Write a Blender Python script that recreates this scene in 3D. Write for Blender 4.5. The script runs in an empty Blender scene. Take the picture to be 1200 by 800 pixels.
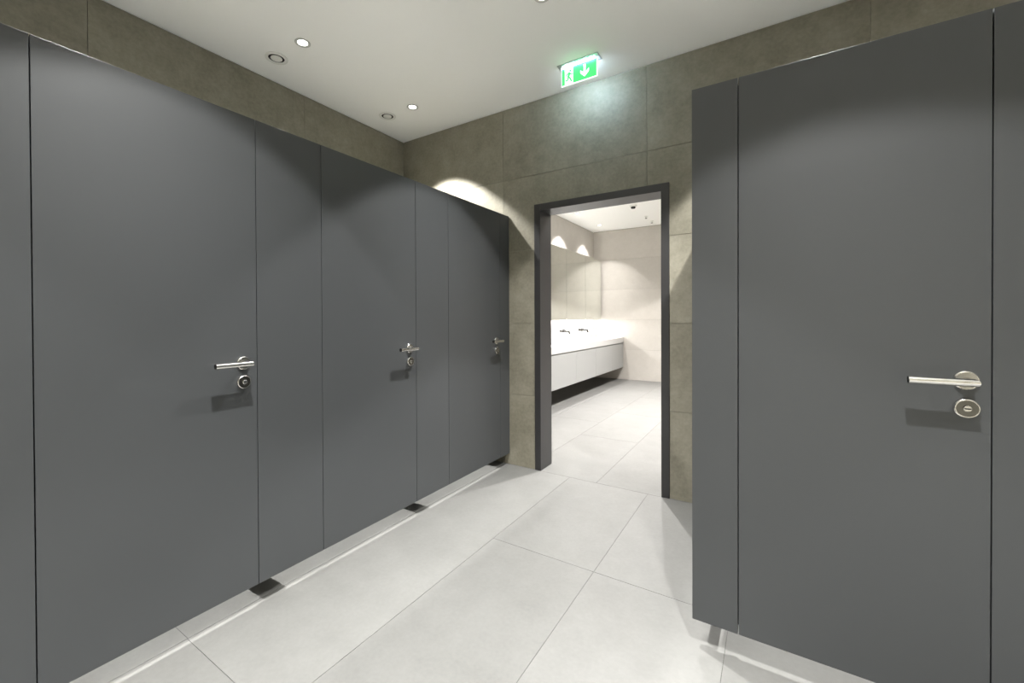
import bpy, bmesh, math, random
from mathutils import Matrix, Vector
random.seed(7)
SC = bpy.context.scene
COL = SC.collection

# ------------------------------------------------------------------ camera
F_PX, YAW, PITCH, ROLL = 496.85, -0.5793, -0.0074, -0.0044
cam_d = bpy.data.cameras.new('camera')
cam_d.sensor_fit = 'HORIZONTAL'
cam_d.sensor_width = 36.0
cam_d.lens = F_PX / 1200 * 36
cam_d.shift_x = 21.41 / 1200
cam_d.shift_y = -24.01 / 1200
cam_d.clip_start = 0.01
cam = bpy.data.objects.new('camera', cam_d)
COL.objects.link(cam)
fw = Vector((math.sin(YAW) * math.cos(PITCH), math.cos(YAW) * math.cos(PITCH), math.sin(PITCH)))
rt = Vector((math.cos(YAW), -math.sin(YAW), 0))
up = rt.cross(fw)
r2 = math.cos(ROLL) * rt + math.sin(ROLL) * up
u2 = math.cos(ROLL) * up - math.sin(ROLL) * rt
m = Matrix((r2, u2, -fw)).transposed().to_4x4()
m.translation = Vector((0, 0, 1.21))
cam.matrix_world = m
SC.camera = cam

# ------------------------------------------------------------------ world, exposure
w = bpy.data.worlds.new('world')
SC.world = w
w.use_nodes = True
w.node_tree.nodes['Background'].inputs[0].default_value = (0.9, 0.95, 1, 1)
w.node_tree.nodes['Background'].inputs[1].default_value = 0.0
SC.view_settings.view_transform = 'Standard'
SC.view_settings.look = 'None'
SC.view_settings.gamma = 1.0
SC.view_settings.use_curve_mapping = False
SC.view_settings.exposure = 0.32
SC.cycles.max_bounces = 12
SC.cycles.diffuse_bounces = 8

# lamp powers (W) and cone of the recessed downlights
P_ROOM, P_CUBICLE, P_WASH = 500.0, 580.0, 900.0
CONE = math.radians(94)
CONE_ROOM = math.radians(88)
CONE_WASH = math.radians(104)
LIGHT_COL = (1.0, 0.99, 0.965)
WASH_COL = (1.0, 0.965, 0.945)

# ------------------------------------------------------------------ dimensions
CAM_H = 1.21
XL, YB, YR, XW, ZC = -1.808, 3.002, 1.709, -3.010, 2.930   # cubicle fronts, end wall, right fronts, side wall, ceiling
ZT, ZB = 2.043, 0.093                                       # top and bottom edge of cubicle fronts
YF, YBACK, XE, XE2 = 8.31, -2.60, 4.0, 0.55
YB2 = 3.19                                                  # washroom side of the end wall
DX0, DX1, DZ = -1.5735, -0.566, 2.105                       # doorway frame, outer
PT = 0.028

# ------------------------------------------------------------------ materials
MATS = {}
def mat(name, color, rough=0.5, metal=0.0, noise=None, bump=None, emit=None, strength=0, spec=0.5, coat=0):
    mt = bpy.data.materials.new(name)
    mt.use_nodes = True
    nt = mt.node_tree
    b = nt.nodes['Principled BSDF']
    b.inputs['Base Color'].default_value = (*color, 1)
    b.inputs['Roughness'].default_value = rough
    b.inputs['Metallic'].default_value = metal
    b.inputs['Specular IOR Level'].default_value = spec
    b.inputs['Coat Weight'].default_value = coat
    if emit:
        b.inputs['Emission Color'].default_value = (*emit, 1)
        b.inputs['Emission Strength'].default_value = strength
    if noise or bump:
        geo = nt.nodes.new('ShaderNodeNewGeometry')
        inf = nt.nodes.new('ShaderNodeObjectInfo')
        add = nt.nodes.new('ShaderNodeVectorMath'); add.operation = 'MULTIPLY_ADD'
        cmb = nt.nodes.new('ShaderNodeCombineXYZ')
        for i in range(3): nt.links.new(inf.outputs['Random'], cmb.inputs[i])
        nt.links.new(cmb.outputs[0], add.inputs[0])
        add.inputs[1].default_value = (17, 29, 41)
        nt.links.new(geo.outputs['Position'], add.inputs[2])
        vec = add.outputs[0]
    if noise:
        col2, layers, rnd = noise          # second colour, [(scale, weight)], per-object tone variation
        prev = None
        for sc_, wt in layers:
            n = nt.nodes.new('ShaderNodeTexNoise')
            n.inputs['Scale'].default_value = sc_
            n.inputs['Detail'].default_value = 8
            n.inputs['Roughness'].default_value = 0.62
            nt.links.new(vec, n.inputs['Vector'])
            r = nt.nodes.new('ShaderNodeMapRange')
            r.inputs[1].default_value = 0.3; r.inputs[2].default_value = 0.7
            r.inputs[3].default_value = 0; r.inputs[4].default_value = wt
            nt.links.new(n.outputs['Fac'], r.inputs[0])
            if prev is None: prev = r.outputs[0]
            else:
                a = nt.nodes.new('ShaderNodeMath'); a.operation = 'ADD'
                nt.links.new(prev, a.inputs[0]); nt.links.new(r.outputs[0], a.inputs[1]); prev = a.outputs[0]
        mx = nt.nodes.new('ShaderNodeMix'); mx.data_type = 'RGBA'
        mx.inputs[6].default_value = (*color, 1); mx.inputs[7].default_value = (*col2, 1)
        nt.links.new(prev, mx.inputs[0])
        hs = nt.nodes.new('ShaderNodeHueSaturation')
        rr = nt.nodes.new('ShaderNodeMapRange')
        rr.inputs[3].default_value = 1 - rnd; rr.inputs[4].default_value = 1 + rnd
        nt.links.new(inf.outputs['Random'], rr.inputs[0])
        nt.links.new(rr.outputs[0], hs.inputs['Value'])
        nt.links.new(mx.outputs[2], hs.inputs['Color'])
        nt.links.new(hs.outputs[0], b.inputs['Base Color'])
    if bump:
        sc_, st, dist = bump
        n = nt.nodes.new('ShaderNodeTexNoise')
        n.inputs['Scale'].default_value = sc_; n.inputs['Detail'].default_value = 3
        nt.links.new(vec, n.inputs['Vector'])
        bp = nt.nodes.new('ShaderNodeBump')
        bp.inputs['Strength'].default_value = st; bp.inputs['Distance'].default_value = dist
        nt.links.new(n.outputs['Fac'], bp.inputs['Height'])
        nt.links.new(bp.outputs[0], b.inputs['Normal'])
    MATS[name] = mt
    return mt

mat('laminate', (0.052, 0.0555, 0.059), 0.45, bump=(900, 0.25, 0.0006), spec=0.6)
mat('laminate_edge', (0.02, 0.02, 0.02), 0.5)
mat('gasket', (0.004, 0.004, 0.004), 0.8)
mat('wall_tile', (0.142, 0.130, 0.093), 0.55, noise=((0.320, 0.300, 0.240), [(2.0, 0.35), (9, 0.35), (50, 0.3)], 0.06), bump=(60, 0.15, 0.002))
mat('washroom_tile', (0.48, 0.455, 0.415), 0.55, noise=((0.57, 0.542, 0.500), [(2.0, 0.35), (9, 0.35), (50, 0.3)], 0.05), bump=(60, 0.15, 0.002))
mat('grout_wall', (0.30, 0.29, 0.25), 0.9)
mat('floor_tile', (0.116, 0.1155, 0.110), 0.45, noise=((0.168, 0.1675, 0.160), [(1.3, 0.35), (7, 0.35), (60, 0.3)], 0.025), bump=(120, 0.08, 0.001), spec=0.35)
mat('grout_floor', (0.075, 0.074, 0.07), 0.9)
mat('ceiling_paint', (0.93, 0.93, 0.90), 0.9, bump=(3, 0.02, 0.01))
mat('shadow_gap', (0.03, 0.03, 0.028), 0.9)
mat('frame_black', (0.020, 0.0193, 0.0205), 0.40, spec=0.8)
mat('steel', (0.72, 0.71, 0.68), 0.22, 1.0)
mat('steel_dark', (0.035, 0.035, 0.033), 0.35, 1.0)
mat('steel_face', (0.15, 0.145, 0.13), 0.30, 1.0)
mat('steel_satin', (0.40, 0.39, 0.37), 0.28, 1.0)
mat('black', (0.006, 0.006, 0.006), 0.6)
mat('white_plastic', (0.80, 0.80, 0.76), 0.5)
mat('trim_metal', (0.55, 0.55, 0.52), 0.45)
mat('lacquer', (0.33, 0.335, 0.33), 0.35)
mat('solid_surface', (0.55, 0.55, 0.54), 0.35)
mat('mirror', (0.86, 0.88, 0.84), 0.015, 1.0)
mat('lens', (1, 1, 1), 0.4, emit=(1, 0.98, 0.92), strength=9)
mat('led', (1, 1, 1), 0.4, emit=(1, 0.98, 0.97), strength=70)
mat('sign_white', (0.9, 0.95, 0.92), 0.3, emit=(0.85, 1.0, 0.93), strength=1.1)
mat('sign_green', (0.05, 0.55, 0.18), 0.3, emit=(0.07, 0.70, 0.16), strength=0.9)
mat('sign_led', (1, 1, 1), 0.4, emit=(0.62, 0.84, 1.0), strength=150)
mat('sign_led_dim', (1, 1, 1), 0.4, emit=(0.7, 0.9, 1.0), strength=45)
mat('acrylic', (0.9, 0.95, 0.95), 0.2)
mat('sign_plate', (0.45, 0.48, 0.48), 0.4, 0.6)

# ------------------------------------------------------------------ helpers
def link(name, me, parent=None):
    o = bpy.data.objects.new(name, me)
    COL.objects.link(o)
    if parent is not None: o.parent = parent
    return o
def add_box(bm, x0, x1, y0, y1, z0, z1):
    vs = [bm.verts.new((x, y, z)) for z in (z0, z1) for y in (y0, y1) for x in (x0, x1)]
    for f in ((0, 2, 3, 1), (4, 5, 7, 6), (0, 1, 5, 4), (2, 6, 7, 3), (0, 4, 6, 2), (1, 3, 7, 5)):
        bm.faces.new([vs[i] for i in f])
def finish(bm, name, mname, parent=None, bevel=0, seg=2, smooth=False):
    if bevel:
        bmesh.ops.bevel(bm, geom=bm.edges[:], offset=bevel, segments=seg, affect='EDGES', profile=0.5)
    bmesh.ops.recalc_face_normals(bm, faces=bm.faces[:])
    me = bpy.data.meshes.new(name)
    bm.to_mesh(me); bm.free()
    me.materials.append(MATS[mname])
    if smooth:
        for p in me.polygons: p.use_smooth = True
        me.set_sharp_from_angle(angle=math.radians(40))
    return link(name, me, parent)
def box(name, x0, x1, y0, y1, z0, z1, mname, parent=None, bevel=0, seg=2):
    bm = bmesh.new(); add_box(bm, x0, x1, y0, y1, z0, z1)
    return finish(bm, name, mname, parent, bevel, seg)
def boxes(name, lst, mname, parent=None):
    bm = bmesh.new()
    for b in lst: add_box(bm, *b)
    return finish(bm, name, mname, parent)
def add_lathe(bm, prof, center, axis='Z', n=32, close=True):
    """prof: list of (radius, height along axis)"""
    rings = []
    c = Vector(center)
    for r, h in prof:
        ring = []
        for i in range(n):
            a = 2 * math.pi * i / n
            u, v = r * math.cos(a), r * math.sin(a)
            d = {'Z': (u, v, h), 'X': (h, u, v), 'Y': (u, h, v)}[axis]
            ring.append(bm.verts.new(c + Vector(d)))
        rings.append(ring)
    for a, b in zip(rings, rings[1:]):
        for i in range(n):
            bm.faces.new((a[i], a[(i + 1) % n], b[(i + 1) % n], b[i]))
    if close:
        bm.faces.new(rings[0]); bm.faces.new(list(reversed(rings[-1])))
def lathe(name, prof, center, axis, mname, parent=None, n=32, close=True):
    bm = bmesh.new(); add_lathe(bm, prof, center, axis, n, close)
    return finish(bm, name, mname, parent, smooth=True)
def add_tube(bm, pts, r, n=20):
    """mitred round tube along points"""
    pts = [Vector(p) for p in pts]
    prev = None
    ref = Vector((0, 0, 1))
    dirs = [(b - a).normalized() for a, b in zip(pts, pts[1:])]
    if abs(dirs[0].dot(ref)) > 0.9: ref = Vector((1, 0, 0))
    rings = []
    for k, p in enumerate(pts):
        d0 = dirs[max(k - 1, 0)]; d1 = dirs[min(k, len(dirs) - 1)]
        pl = (d0 + d1).normalized()
        d = d1 if k < len(dirs) else d0
        s = d.cross(ref).normalized(); t = s.cross(d).normalized()
        ring = []
        for i in range(n):
            a = 2 * math.pi * i / n
            q = s * (r * math.cos(a)) + t * (r * math.sin(a))
            q = q - d * (q.dot(pl) / d.dot(pl))
            ring.append(bm.verts.new(p + q))
        rings.append(ring)
    for a, b in zip(rings, rings[1:]):
        for i in range(n):
            bm.faces.new((a[i], a[(i + 1) % n], b[(i + 1) % n], b[i]))
    bm.faces.new(rings[0]); bm.faces.new(list(reversed(rings[-1])))
def tube(name, pts, r, mname, parent=None, n=20):
    bm = bmesh.new(); add_tube(bm, pts, r, n)
    return finish(bm, name, mname, parent, smooth=True)
def poly(name, pts, y, th, mname, parent=None):
    """flat prism in the XZ plane facing -Y, front at y"""
    bm = bmesh.new()
    f = [bm.verts.new((x, y, z)) for x, z in pts]
    b = [bm.verts.new((x, y + th, z)) for x, z in pts]
    bm.faces.new(f); bm.faces.new(list(reversed(b)))
    n = len(pts)
    for i in range(n): bm.faces.new((f[i], b[i], b[(i + 1) % n], f[(i + 1) % n]))
    return finish(bm, name, mname, parent)
def tag(o, label, cat, group=None):
    o['label'] = label; o['category'] = cat
    if group: o['group'] = group
    return o
def thing(name, label, cat, loc, group=None):
    o = bpy.data.objects.new(name, None); COL.objects.link(o)
    o.location = loc; o.empty_display_size = 0.05
    return tag(o, label, cat, group)
def local(o):
    """shift a world-space child mesh under its parent empty"""
    for ch in o.children:
        ch.matrix_parent_inverse = Matrix.Translation(-o.location)
def struct(o):
    o['kind'] = 'structure'; return o
def spot(name, loc, power, cone=None, blend=0.16, col=LIGHT_COL, radius=0.02, spill=0.05):
    l = bpy.data.lights.new(name, 'SPOT')
    # photometric distribution of a recessed reflector lamp: strongest straight down, cut off at the cone
    l.use_nodes = True
    nt = l.node_tree
    em = [n for n in nt.nodes if n.type == 'EMISSION'][0]
    tc = nt.nodes.new('ShaderNodeTexCoord'); sp = nt.nodes.new('ShaderNodeSeparateXYZ')
    ab = nt.nodes.new('ShaderNodeMath'); ab.operation = 'ABSOLUTE'
    pw = nt.nodes.new('ShaderNodeMath'); pw.operation = 'POWER'; pw.inputs[1].default_value = 7.0
    ad = nt.nodes.new('ShaderNodeMath'); ad.operation = 'ADD'; ad.inputs[1].default_value = spill
    nt.links.new(tc.outputs['Normal'], sp.inputs[0]); nt.links.new(sp.outputs['Z'], ab.inputs[0])
    nt.links.new(ab.outputs[0], pw.inputs[0]); nt.links.new(pw.outputs[0], ad.inputs[0])
    nt.links.new(ad.outputs[0], em.inputs['Strength'])
    l.energy = power; l.spot_size = cone or CONE; l.spot_blend = blend; l.color = col
    l.shadow_soft_size = radius
    o = bpy.data.objects.new(name, l); COL.objects.link(o); o.location = loc
    return o

# ------------------------------------------------------------------ setting: floor
GAP = 0.0011
floor = struct(box('floor', XW - 0.1, XE + 0.1, YBACK - 0.1, YF + 0.1, -0.08, -0.0015, 'grout_floor'))
FX = [-3.010, -2.415, -1.850, -1.276, -0.706, -0.140, 0.430, 1.000, 1.570, 2.140, 2.710, 3.280, XE]
for i in range(len(FX) - 1):
    x0, x1 = FX[i], FX[i + 1]
    if i == 2: ys = [YBACK, -0.49, 0.698, 2.995]
    elif i % 2 == 0: ys = [YBACK, -0.47, 0.698, 1.938, 2.995] if i < 2 else [YBACK, -0.465, 0.73, 1.938, 2.995]
    else: ys = [YBACK, -0.465, 0.70, 1.938, 2.995]
    for y0, y1 in zip(ys, ys[1:]):
        box('floor_tile', x0 + GAP, x1 - GAP, y0 + GAP, y1 - GAP, -0.012, 0, 'floor_tile', floor)
WFX = [-3.010, -2.23, -1.650, -1.070, -0.490, 0.09, XE2]
for i in range(len(WFX) - 1):
    ys = [2.995, 4.16, 5.36, 6.56, 7.76, YF] if i % 2 == 0 else [2.995, 4.76, 5.96, 7.16, YF]
    for y0, y1 in zip(ys, ys[1:]):
        box('floor_tile', WFX[i] + GAP, WFX[i + 1] - GAP, y0 + GAP, y1 - GAP, -0.012, 0, 'floor_tile', floor)

# ------------------------------------------------------------------ setting: ceiling
struct(box('ceiling', XW - 0.1, XE + 0.1, YBACK - 0.1, YF + 0.1, ZC, ZC + 0.1, 'ceiling_paint'))

# ------------------------------------------------------------------ setting: tiled walls
TT = 0.010
ZROWS = [0.0, 0.584, 1.168, 1.752, 2.342, ZC - 0.008]
WG = 0.0013
def cut(rect, hole):
    """rect minus hole -> list of rects (u0,u1,v0,v1)"""
    u0, u1, v0, v1 = rect; a0, a1, b0, b1 = hole
    if a0 >= u1 or a1 <= u0 or b0 >= v1 or b1 <= v0: return [rect]
    out = []
    if a0 > u0: out.append((u0, a0, v0, v1))
    if a1 < u1: out.append((a1, u1, v0, v1))
    m0, m1 = max(u0, a0), min(u1, a1)
    if b1 < v1: out.append((m0, m1, b1, v1))
    if b0 > v0: out.append((m0, m1, v0, b0))
    return out
def tiled(name, axis, face, back, us, hole=None, zrows=ZROWS, u_range=None, tile='wall_tile'):
    """wall whose tiled face lies at `face` on `axis`; body goes to `back`"""
    sgn = 1 if back > face else -1
    body_face = face + sgn * TT * 0.85
    u0, u1 = u_range or (us[0], us[-1])
    rects = [(u0, u1, 0, ZC)]
    if hole: rects = cut(rects[0], hole)
    def mk(r, a, b):
        a, b = min(a, b), max(a, b)
        return (a, b, r[0], r[1], r[2], r[3]) if axis == 'X' else (r[0], r[1], a, b, r[2], r[3])
    wall = struct(boxes(name, [mk(r, body_face, back) for r in rects], 'grout_wall'))
    for a, b in zip(us, us[1:]):
        for c, d in zip(zrows, zrows[1:]):
            r = (a + WG, b - WG, c + WG, d - WG)
            rs = cut(r, hole) if hole else [r]
            if rs: boxes('wall_tile', [mk(q, face, face + sgn * TT) for q in rs], tile, wall)
    return wall
hole = (DX0 + 0.004, DX1 - 0.004, -1, DZ - 0.004)
tiled('wall_back', 'Y', YB, YB + 0.09, [XW, -1.862, -0.709, 0.442, 1.6, 2.75, XE], hole)
tiled('wall_washroom_front', 'Y', YB2, YB2 - 0.095, [XW, -1.862, -0.709, XE2], hole, tile='washroom_tile')
tiled('wall_left', 'X', XW, XW - 0.1, [YBACK, -0.49, 0.710, 1.950, YB + 0.095], u_range=(YBACK, YB + 0.095))
tiled('wall_washroom_left', 'X', XW, XW - 0.1, [YB2 - 0.09, 4.3, 5.47, 6.64, 7.81, YF + 0.005], tile='washroom_tile')
tiled('wall_washroom_far', 'Y', YF, YF + 0.1, [XW, -1.5, -0.33, XE2], tile='washroom_tile')
tiled('wall_washroom_right', 'X', XE2, XE2 + 0.1, [YB2 - 0.09, 4.3, 5.47, 6.64, 7.81, YF], tile='washroom_tile')
tiled('wall_right', 'X', XE, XE + 0.1, [YBACK, -1.69, -0.49, 0.71, 1.95, YB])
tiled('wall_front', 'Y', YBACK, YBACK - 0.1, [XW, -1.862, -0.709, 0.442, 1.6, 2.75, XE])

# doorway lining: dark steel frame through the wall
FW_ = 0.052
d = bpy.data.objects.new('door_1', None); COL.objects.link(d); d.location = ((DX0 + DX1) / 2, YB, 0); struct(d)
yf0, yf1 = YB - 0.006, YB2 + 0.006
def jamb(x0, x1, side):
    o = box('jamb', x0, x1, yf0, yf1, 0, DZ, 'frame_black', d, 0.0015, 1)
jamb(DX0, DX0 + FW_, 0); jamb(DX1 - FW_, DX1, 1)
box('head', DX0 + FW_, DX1 - FW_, yf0, yf1, DZ - FW_, DZ, 'frame_black', d, 0.0015, 1)
local(d)

# ------------------------------------------------------------------ toilet cubicles: door, panels and divider are parts of each
def local_deep(t):
    for ch in t.children:
        ch.matrix_parent_inverse = Matrix.Translation(-t.location)
def assembly(name, pieces, parent):
    """pieces: (function adding faces to a bmesh, material name); one mesh with several materials"""
    bm = bmesh.new()
    names = []
    for fn, mname in pieces:
        before = set(bm.faces)
        fn(bm)
        if mname not in names: names.append(mname)
        for f in bm.faces:
            if f not in before: f.material_index = names.index(mname)
    bmesh.ops.recalc_face_normals(bm, faces=bm.faces[:])
    me = bpy.data.meshes.new(name)
    bm.to_mesh(me); bm.free()
    for n in names: me.materials.append(MATS[n])
    for p in me.polygons: p.use_smooth = True
    me.set_sharp_from_angle(angle=math.radians(40))
    return link(name, me, parent)
def hardware(parent, P, out, along):
    """P: rosette centre on leaf face; out: unit vector off the leaf; along: unit vector the lever points to"""
    ax = 'X' if abs(out.x) > 0.5 else 'Y'
    s = out.x + out.y
    def at(a, o, dz): return P + along * a + out * o + Vector((0, 0, dz))
    R = 0.0265
    ca = 'X' if abs(along.x) > 0.5 else 'Y'
    e = along.x + along.y
    assembly('lever_handle', [
        (lambda bm: add_lathe(bm, [(0.0001, 0), (R, 0), (R, 0.006 * s), (R - 0.0025, 0.0085 * s), (0.0001, 0.0085 * s)], at(0, 0, 0), ax, 40, False), 'steel'),
        (lambda bm: add_lathe(bm, [(0.0225, 0.0089 * s), (0.0001, 0.0089 * s)], at(0, 0, 0), ax, 40, False), 'steel_satin'),
        (lambda bm: add_tube(bm, [at(0, 0.008, 0), at(0, 0.058, 0), at(0.128, 0.058, 0)], 0.0105, 24), 'steel'),
        (lambda bm: add_lathe(bm, [(0.0001, 0), (0.0098, 0), (0.0098, 0.0012 * e), (0.0001, 0.0012 * e)], at(0.1282, 0.058, 0), ca, 24, False), 'black'),
    ], parent)
    q = at(0, 0, -0.077)
    c = q + out * 0.0168
    hx = (0.0014, 0.0065) if ax == 'X' else (0.0065, 0.0014)
    assembly('lock', [
        (lambda bm: add_lathe(bm, [(0.0001, 0), (R, 0), (R, 0.011 * s), (R - 0.002, 0.013 * s), (0.0225, 0.013 * s)], q, ax, 40, False), 'steel'),
        (lambda bm: add_lathe(bm, [(0.0226, 0.0122 * s), (0.0001, 0.0122 * s)], q, ax, 40, False), 'steel_face'),
        (lambda bm: add_lathe(bm, [(0.0088, 0.0122 * s), (0.0088, 0.0155 * s), (0.0078, 0.0165 * s), (0.0001, 0.0165 * s)], q, ax, 24, False), 'steel'),
        (lambda bm: add_box(bm, c.x - hx[0], c.x + hx[0], c.y - hx[1], c.y + hx[1], c.z - 0.0014, c.z + 0.0014), 'black'),
    ], parent)
ZH = 1.030
G = 0.0032
def left_door(t, y0, y1):
    d = box('door', XL - PT, XL, y0 + G, y1 - G, ZB, ZT, 'laminate', t, 0.0003, 1)
    hardware(d, Vector((XL, y1 - 0.058, ZH)), Vector((1, 0, 0)), Vector((0, -1, 0)))
def left_panel(t, y0, y1):
    p = box('panel', XL - PT, XL, y0, y1, ZB, ZT, 'laminate', t, 0.0003, 1)
    for yy in (y0, y1):
        if YBACK + 0.1 < yy < YB - 0.02:
            box('rebate_strip', XL - PT - 0.012, XL - PT - 0.0005, yy - 0.013, yy + 0.013, ZB + 0.018, ZT - 0.014, 'gasket', p)
def foot(x, y, parent):
    lathe('foot', [(0.02, 0.0), (0.02, 0.006), (0.011, 0.008), (0.011, ZB)], (x, y, 0), 'Z', 'steel', parent, 20)
def left_divider(t, y0, y1):
    v = box('divider', XW + 0.004, XL - PT - 0.014, y0, y1, ZB, ZT, 'laminate', t)
    foot(-2.75, (y0 + y1) / 2, v); foot(-2.25, (y0 + y1) / 2, v)
S = [-0.657, -0.009, 0.298, 0.947, 1.253, 1.902, 2.209, 2.857]
def left_cubicle(label, y0, y1, y2, dv):
    t = thing('toilet_cubicle', label, 'toilet cubicle', ((XW + XL) / 2, (y0 + y2) / 2, 0), 'cubicles of the long row')
    left_door(t, y0, y1); left_panel(t, y1, y2); left_divider(t, *dv)
    return t
t = left_cubicle('fourth charcoal toilet cubicle from the doorway in the long row', S[0], S[1], S[2], (0.020, 0.150))
left_panel(t, YBACK + 0.05, S[0])
local_deep(t)
local_deep(left_cubicle('third charcoal toilet cubicle from the doorway in the long row', S[2], S[3], S[4], (0.965, 1.095)))
local_deep(left_cubicle('second charcoal toilet cubicle from the doorway in the long row', S[4], S[5], S[6], (1.920, 2.050)))
local_deep(left_cubicle('charcoal toilet cubicle of the long row right beside the open doorway', S[6], S[7], YB - 0.004, (2.870, YB - 0.004)))

# short row, parallel to the end wall
XR = [-0.244, -0.098, 0.5056, 0.812, 1.416, 1.72, 2.32, XE - 0.01]
def right_door(t, x0, x1):
    d = box('door', x0 + G, x1 - G, YR, YR + PT, ZB, ZT, 'laminate', t, 0.0003, 1)
    hardware(d, Vector((x1 - 0.051, YR, ZH)), Vector((0, -1, 0)), Vector((-1, 0, 0)))
def right_panel(t, x0, x1):
    p = box('panel', x0, x1, YR, YR + PT, ZB, ZT, 'laminate', t, 0.0003, 1)
    for xx in (x0, x1):
        if XR[0] < xx < XE - 0.1:
            box('rebate_strip', xx - 0.013, xx + 0.013, YR + PT + 0.0005, YR + PT + 0.012, ZB + 0.018, ZT - 0.014, 'gasket', p)
def right_divider(t, x0, x1):
    v = box('divider', x0, x1, YR + PT + 0.014, YB - 0.004, ZB, ZT, 'laminate', t)
    foot((x0 + x1) / 2, 2.45, v); foot((x0 + x1) / 2, 2.80, v)
def right_cubicle(label, x0, x1, x2):
    t = thing('toilet_cubicle', label, 'toilet cubicle', ((x0 + x2) / 2, (YR + YB) / 2, 0), 'cubicles of the short row')
    right_door(t, x0, x1); right_panel(t, x1, x2)
    return t
t = right_cubicle('charcoal toilet cubicle at the free end of the short row, facing the room', XR[1], XR[2], XR[3])
right_panel(t, XR[0], XR[1])
right_divider(t, -0.225, -0.150); right_divider(t, 0.60, 0.72)
local_deep(t)
t = right_cubicle('second charcoal toilet cubicle from the free end of the short row', XR[3], XR[4], XR[5])
right_divider(t, 1.51, 1.63)
local_deep(t)
local_deep(right_cubicle('charcoal toilet cubicle of the short row against the side wall', XR[5], XR[6], XR[7]))

# ------------------------------------------------------------------ ceiling fittings
def downlight(x, y, label, power, group, cone=None, col=LIGHT_COL, spill=0.05):
    t = thing('downlight', label, 'downlight', (x, y, ZC), group)
    lathe('trim_ring', [(0.046, 0.0), (0.046, -0.003), (0.043, -0.005), (0.035, -0.005), (0.0285, -0.001)], (x, y, ZC), 'Z', 'trim_metal', t, 36, False)
    lathe('lens', [(0.0285, -0.0012), (0.0001, -0.0012)], (x, y, ZC), 'Z', 'lens', t, 36, False)
    local_deep(t)
    s = spot('downlight_lamp', (0, 0, -0.03), power, cone, col=col, spill=spill)
    s.parent = t
def vent(x, y, label):
    t = thing('ceiling_vent', label, 'vent', (x, y, ZC), 'round vents over the long row')
    lathe('flange', [(0.070, 0), (0.070, -0.004), (0.067, -0.006), (0.062, -0.003), (0.056, -0.003), (0.051, -0.005), (0.049, -0.004), (0.049, -0.0008)], (x, y, ZC), 'Z', 'white_plastic', t, 40, False)
    lathe('throat', [(0.0491, -0.0008), (0.0001, -0.0008)], (x, y, ZC), 'Z', 'black', t, 40, False)
    lathe('valve_disc', [(0.0345, -0.001), (0.0355, -0.005), (0.033, -0.007), (0.0001, -0.008)], (x, y, ZC), 'Z', 'white_plastic', t, 40, False)
    local_deep(t)
LONG = 'downlights over the long row'
downlight(-2.445, -0.36, 'small round ceiling downlight above the fourth cubicle from the doorway', P_CUBICLE, LONG, spill=0.22)
downlight(-2.445, 0.607, 'small round ceiling downlight above the third cubicle from the doorway', P_CUBICLE, LONG, spill=0.22)
downlight(-2.445, 1.575, 'small round ceiling downlight above the second cubicle from the doorway', P_CUBICLE, LONG, spill=0.22)
downlight(-2.445, 2.543, 'small round ceiling downlight above the first cubicle from the doorway', P_CUBICLE, LONG, spill=0.22)
vent(-2.732, 0.603, 'round white ceiling vent above the third cubicle from the doorway')
vent(-2.732, 1.571, 'round white ceiling vent above the second cubicle from the doorway')
vent(-2.732, 2.539, 'round white ceiling vent above the first cubicle from the doorway')
SHORT = 'downlights over the short row'
downlight(0.209, 2.35, 'small round ceiling downlight above the first cubicle of the short row', P_CUBICLE, SHORT, spill=0.22)
downlight(1.160, 2.35, 'small round ceiling downlight above the second cubicle of the short row', P_CUBICLE, SHORT, spill=0.22)
downlight(2.100, 2.35, 'small round ceiling downlight above the third cubicle of the short row', P_CUBICLE, SHORT, spill=0.22)
AISLE = 'downlights over the aisle'
downlight(-1.026, 2.055, 'ceiling downlight over the aisle before the open doorway', P_ROOM, AISLE, CONE_ROOM)
downlight(-1.026, 0.60, 'ceiling downlight over the aisle before the third long-row door', P_ROOM, AISLE, CONE_ROOM)
downlight(-1.026, -0.85, 'ceiling downlight over the aisle before the fourth long-row door', P_ROOM, AISLE, CONE_ROOM)
downlight(0.20, 0.72, 'ceiling downlight over the aisle before the first short-row door', P_ROOM, AISLE, CONE_ROOM)
downlight(1.95, 0.72, 'ceiling downlight over the aisle before the second short-row door', P_ROOM, AISLE, CONE_ROOM)
downlight(3.30, 0.72, 'added unseen ceiling downlight over the aisle before the third short-row door', P_ROOM * 1.5, AISLE, CONE_ROOM)  # added out of view, boosted so its floor bounce brightens the ceiling
MIDDLE_FILL = 'added fill downlights over the middle of the room'  # unseen lamps added to bounce more light up to the ceiling
downlight(0.20, -0.85, 'added unseen ceiling downlight in the middle of the room opposite the first short-row door', P_ROOM, MIDDLE_FILL, CONE_ROOM)
downlight(1.45, -0.85, 'added unseen ceiling downlight in the middle of the room opposite the second short-row door', P_ROOM * 1.3, MIDDLE_FILL, CONE_ROOM)
downlight(2.70, -0.85, 'added unseen ceiling downlight in the middle of the room opposite the third short-row door', P_ROOM * 1.6, MIDDLE_FILL, CONE_ROOM)
REAR_FILL = 'added fill downlights by the rear wall'  # extra row behind the camera, added at higher power to lift ceiling brightness
downlight(-1.026, -2.10, 'added unseen ceiling downlight by the rear tiled wall closest to the long cubicle row', P_ROOM * 2, REAR_FILL, CONE_ROOM)
downlight(0.20, -2.10, 'second added unseen ceiling downlight by the rear tiled wall from the long cubicle row', P_ROOM * 2, REAR_FILL, CONE_ROOM)
downlight(1.45, -2.10, 'third added unseen ceiling downlight by the rear tiled wall from the long cubicle row', P_ROOM * 2, REAR_FILL, CONE_ROOM)
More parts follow.
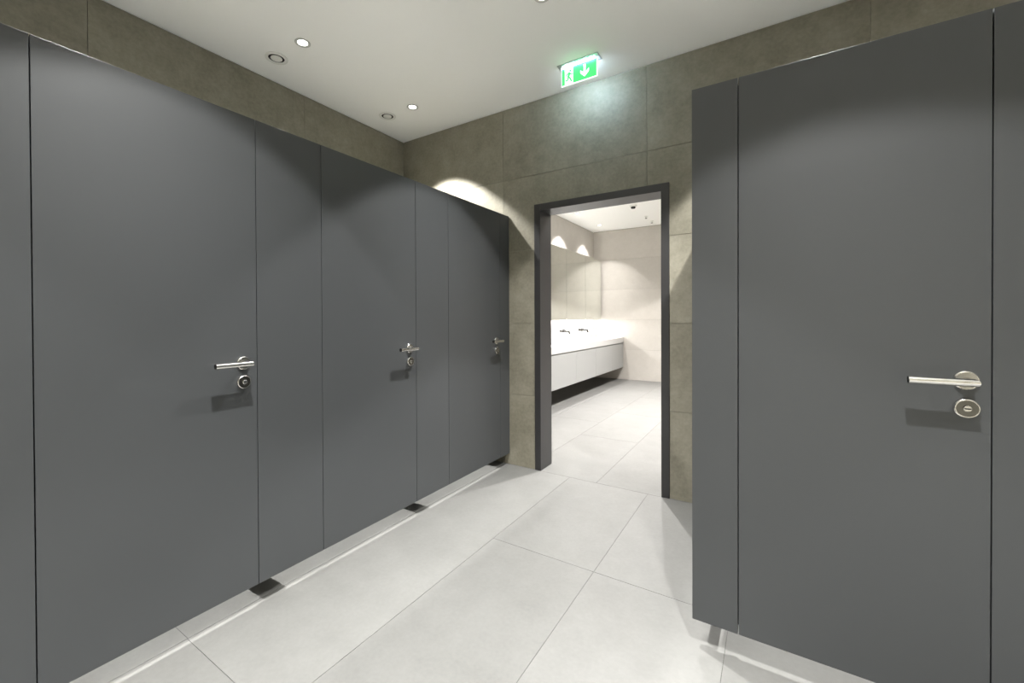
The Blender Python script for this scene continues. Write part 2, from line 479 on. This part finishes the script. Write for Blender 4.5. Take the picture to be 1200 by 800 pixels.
downlight(2.70, -2.10, 'fourth added unseen ceiling downlight by the rear tiled wall from the long cubicle row', P_ROOM * 2, REAR_FILL, CONE_ROOM)

# illuminated exit sign hung from the ceiling
sx0, sx1, sy = -1.212, -0.958, 2.720
sz0, sz1 = 2.799, 2.926
t = thing('exit_sign', 'lit green exit sign with running figure and down arrow over the doorway', 'exit sign', (-1.085, sy, ZC))
box('ceiling_plate', -1.228, -0.940, 2.678, 2.768, ZC - 0.005, ZC - 0.0005, 'sign_plate', t, 0.0015, 1)
box('light_strip', -1.200, -0.970, sy - 0.012, sy - 0.009, ZC - 0.0085, ZC - 0.0055, 'sign_led_dim', t)
box('light_strip', -1.200, -0.970, sy + 0.011, sy + 0.017, ZC - 0.018, ZC - 0.0055, 'sign_led', t)
pn = box('panel', sx0, sx1, sy, sy + 0.006, sz0, ZC - 0.005, 'sign_white', t)
mg = 0.004
gx0, gx1, gz0, gz1 = sx0 + mg, sx1 - mg, sz0 + 0.005, sz1 - 0.008
poly('green_field', [(gx0, gz0), (gx1, gz0), (gx1, gz1), (gx0, gz1)], sy - 0.0008, 0.0008, 'sign_green', pn)
yw = sy - 0.0016
def rect(n, a, b, c, e, y, mname): return poly(n, [(a, c), (b, c), (b, e), (a, e)], y, 0.0008, mname, pn)
dx0 = gx0 + 0.022; dx1 = gx0 + 0.082
rect('door_mark', dx0, dx1, gz0 + 0.000, gz1 - 0.004, yw, 'sign_white')
yg = sy - 0.0024
def limb(n, pts, wd):
    """a stroke of the pictogram"""
    out_l, out_r = [], []
    for i, p in enumerate(pts):
        a = Vector(pts[max(i - 1, 0)]); b = Vector(pts[min(i + 1, len(pts) - 1)])
        dd = (b - a).normalized(); nn = Vector((-dd.y, dd.x)) * wd
        out_l.append((p[0] + nn.x, p[1] + nn.y)); out_r.append((p[0] - nn.x, p[1] - nn.y))
    return poly(n, out_l + list(reversed(out_r)), yg, 0.0008, 'sign_green', pn)
mx, mz = dx0 + 0.030, gz0 + 0.010
hd = [(mx + 0.010 + 0.008 * math.cos(a * math.pi / 8), mz + 0.078 + 0.008 * math.sin(a * math.pi / 8)) for a in range(16)]
poly('figure_head', hd, yg, 0.0008, 'sign_green', pn)
limb('figure_torso', [(mx + 0.005, mz + 0.069), (mx - 0.004, mz + 0.038)], 0.0085)
limb('figure_arm', [(mx + 0.004, mz + 0.064), (mx + 0.017, mz + 0.050), (mx + 0.028, mz + 0.054)], 0.0042)
limb('figure_arm', [(mx + 0.002, mz + 0.065), (mx - 0.014, mz + 0.060), (mx - 0.020, mz + 0.046)], 0.0042)
limb('figure_leg', [(mx - 0.003, mz + 0.040), (mx + 0.010, mz + 0.025), (mx + 0.019, mz + 0.003)], 0.0052)
limb('figure_leg', [(mx - 0.004, mz + 0.040), (mx - 0.008, mz + 0.018), (mx - 0.026, mz + 0.016)], 0.0052)
ax_ = (dx1 + gx1) / 2; az = (gz0 + gz1) / 2
poly('arrow', [(ax_ - 0.007, az + 0.043), (ax_ + 0.007, az + 0.043), (ax_ + 0.007, az - 0.010), (ax_ + 0.030, az + 0.010), (ax_ + 0.030, az - 0.010),
               (ax_, az - 0.040), (ax_ - 0.030, az - 0.010), (ax_ - 0.030, az + 0.010), (ax_ - 0.007, az - 0.010)], yw, 0.0008, 'sign_white', pn)
local_deep(t)

# ------------------------------------------------------------------ washroom beyond the doorway
XV, VZ = -2.405, 0.821
vy = [4.225, 5.072, 5.920, 6.768, 7.616, YF - 0.004]
wt = bmesh.new()
tz0, tz1 = 0.722, VZ
add_box(wt, XW + 0.003, XV, vy[0], vy[-1], tz0, tz0 + 0.02)
ycur = vy[0]
centers = [4.95, 5.80, 6.65, 7.50]
for c in centers:
    add_box(wt, XW + 0.003, XV, ycur, c - 0.27, tz0 + 0.02, tz1); ycur = c + 0.27
    add_box(wt, XW + 0.003, XW + 0.13, c - 0.27, c + 0.27, tz0 + 0.02, tz1)
    add_box(wt, XV - 0.08, XV, c - 0.27, c + 0.27, tz0 + 0.02, tz1)
add_box(wt, XW + 0.003, XV, ycur, vy[-1], tz0 + 0.02, tz1)
tag(finish(wt, 'washbasin_worktop', 'solid_surface'), 'long white washbasin worktop with sunken basins along the washroom wall', 'worktop')
VANITY_LABELS = ['white wall-hung vanity cabinet farthest from the tiled end wall',
    'fourth white wall-hung vanity cabinet from the tiled end wall',
    'third white wall-hung vanity cabinet from the tiled end wall',
    'second white wall-hung vanity cabinet from the tiled end wall',
    'white wall-hung vanity cabinet against the tiled end wall']
for i, label in enumerate(VANITY_LABELS):
    y0, y1 = vy[i], vy[i + 1]
    t = thing('vanity_cabinet', label, 'cabinet', ((XW + XV) / 2, (y0 + y1) / 2, 0.24), 'vanity cabinets')
    box('body', XW + 0.003, XV - 0.030, y0 + 0.001, y1 - 0.001, 0.245, 0.7215, 'lacquer', t)
    box('drawer_front', XV - 0.0295, XV - 0.010, y0 + 0.002, y1 - 0.002, 0.240, 0.703, 'lacquer', t, 0.001, 1)
    local_deep(t)
XM = -2.830
my = [3.98, 4.83, 5.68, 6.53, 7.38, 8.23]
MIRROR_LABELS = ['mirror-fronted wall cabinet above the basins farthest from the tiled end wall',
    'fourth mirror-fronted wall cabinet above the basins from the tiled end wall',
    'third mirror-fronted wall cabinet above the basins from the tiled end wall',
    'second mirror-fronted wall cabinet above the basins from the tiled end wall',
    'mirror-fronted wall cabinet above the basins nearest the tiled end wall']
for i, label in enumerate(MIRROR_LABELS):
    y0, y1 = my[i], my[i + 1]
    t = thing('mirror_cabinet', label, 'mirror cabinet', ((XW + XM) / 2, (y0 + y1) / 2, 1.17), 'mirror cabinets')
    box('body', XW + 0.003, XM - 0.006, y0 + 0.0005, y1 - 0.0005, 1.178, 2.335, 'lacquer', t)
    box('mirror', XM - 0.0055, XM, y0 + 0.003, y1 - 0.003, 1.170, 2.340, 'mirror', t)
    box('light_strip', XM - 0.11, XM - 0.075, y0 + 0.02, y1 - 0.02, 1.170, 1.1775, 'led', t)
    local_deep(t)
TAP_LABELS = ['fourth wall-mounted basin tap from the tiled end wall',
    'third wall-mounted basin tap from the tiled end wall',
    'second wall-mounted basin tap from the tiled end wall',
    'wall-mounted basin tap nearest the tiled end wall']
for label, c in zip(TAP_LABELS, centers):
    t = thing('wall_tap', label, 'tap', (XW, c, 0.98), 'wall taps')
    lathe('wall_plate', [(0.032, 0.0), (0.032, 0.008), (0.029, 0.010), (0.0001, 0.010)], (XW + 0.0005, c, 0.98), 'X', 'steel', t, 24, False)
    tube('spout', [(XW + 0.01, c, 0.98), (XW + 0.17, c, 0.975), (XW + 0.18, c, 0.935)], 0.014, 'steel_dark', t, 16)
    lathe('lever_plate', [(0.028, 0.0), (0.028, 0.008), (0.020, 0.05), (0.0001, 0.05)], (XW + 0.0005, c + 0.13, 0.98), 'X', 'steel_dark', t, 24, False)
    tube('lever', [(XW + 0.03, c + 0.13, 0.98), (XW + 0.04, c + 0.13, 1.05)], 0.007, 'steel', t, 12)
    local_deep(t)
t = thing('soap_dispenser', 'small chrome soap dispenser on the worktop near the tiled end wall', 'soap dispenser', (-2.90, 8.0, VZ))
lathe('bottle', [(0.030, 0.0), (0.032, 0.005), (0.032, 0.10), (0.014, 0.115), (0.014, 0.135)], (-2.90, 8.0, VZ), 'Z', 'white_plastic', t, 24)
tube('pump', [(-2.90, 8.0, VZ + 0.135), (-2.90, 8.0, VZ + 0.185), (-2.84, 8.0, VZ + 0.178)], 0.007, 'steel_dark', t, 12)
local_deep(t)

OVER = 'downlights over the worktop'
downlight(-2.685, 4.455, 'washroom ceiling downlight over the worktop farthest from the tiled end wall', P_WASH * 0.22, OVER, col=WASH_COL)
downlight(-2.685, 5.545, 'third washroom ceiling downlight over the worktop from the tiled end wall', P_WASH * 0.22, OVER, col=WASH_COL)
downlight(-2.685, 6.635, 'second washroom ceiling downlight over the worktop from the tiled end wall', P_WASH * 0.22, OVER, col=WASH_COL)
downlight(-2.685, 7.726, 'washroom ceiling downlight over the worktop nearest the tiled end wall', P_WASH * 0.22, OVER, col=WASH_COL)
ALONG = 'downlights along the washroom'
downlight(-1.15, 4.0, 'washroom ceiling downlight over the floor just past the doorway', P_WASH * 0.8, ALONG, CONE_WASH, col=WASH_COL, spill=0.1)
downlight(-1.15, 5.4, 'washroom ceiling downlight over the middle of the floor', P_WASH * 0.9, ALONG, CONE_WASH, col=WASH_COL, spill=0.1)
downlight(-1.15, 6.8, 'washroom ceiling downlight over the floor nearest the tiled end wall', P_WASH * 0.9, ALONG, CONE_WASH, col=WASH_COL, spill=0.1)
# ceiling detector and sprinklers
t = thing('smoke_detector', 'round white smoke detector on the washroom ceiling', 'smoke detector', (-1.774, 6.64, ZC))
lathe('base', [(0.055, 0), (0.055, -0.018), (0.050, -0.024), (0.0001, -0.024)], (-1.774, 6.64, ZC), 'Z', 'white_plastic', t, 32, False)
lathe('sensor_head', [(0.034, -0.024), (0.034, -0.044), (0.026, -0.052), (0.0001, -0.052)], (-1.774, 6.64, ZC), 'Z', 'steel_dark', t, 32, False)
local_deep(t)
SPRINKLERS = [(7.49, 'small metal ceiling sprinkler next to the smoke detector in the washroom'),
    (7.913, 'small metal ceiling sprinkler close to the tiled end wall of the washroom')]
for y, label in SPRINKLERS:
    t = thing('sprinkler_head', label, 'sprinkler', (-1.786, y, ZC), 'ceiling sprinklers')
    lathe('rosette', [(0.032, 0), (0.032, -0.004), (0.012, -0.012), (0.012, -0.03), (0.0001, -0.03)], (-1.786, y, ZC), 'Z', 'white_plastic', t, 24, False)
    lathe('deflector', [(0.020, -0.034), (0.020, -0.037), (0.005, -0.038), (0.005, -0.030)], (-1.786, y, ZC), 'Z', 'steel_dark', t, 24, False)
    local_deep(t)
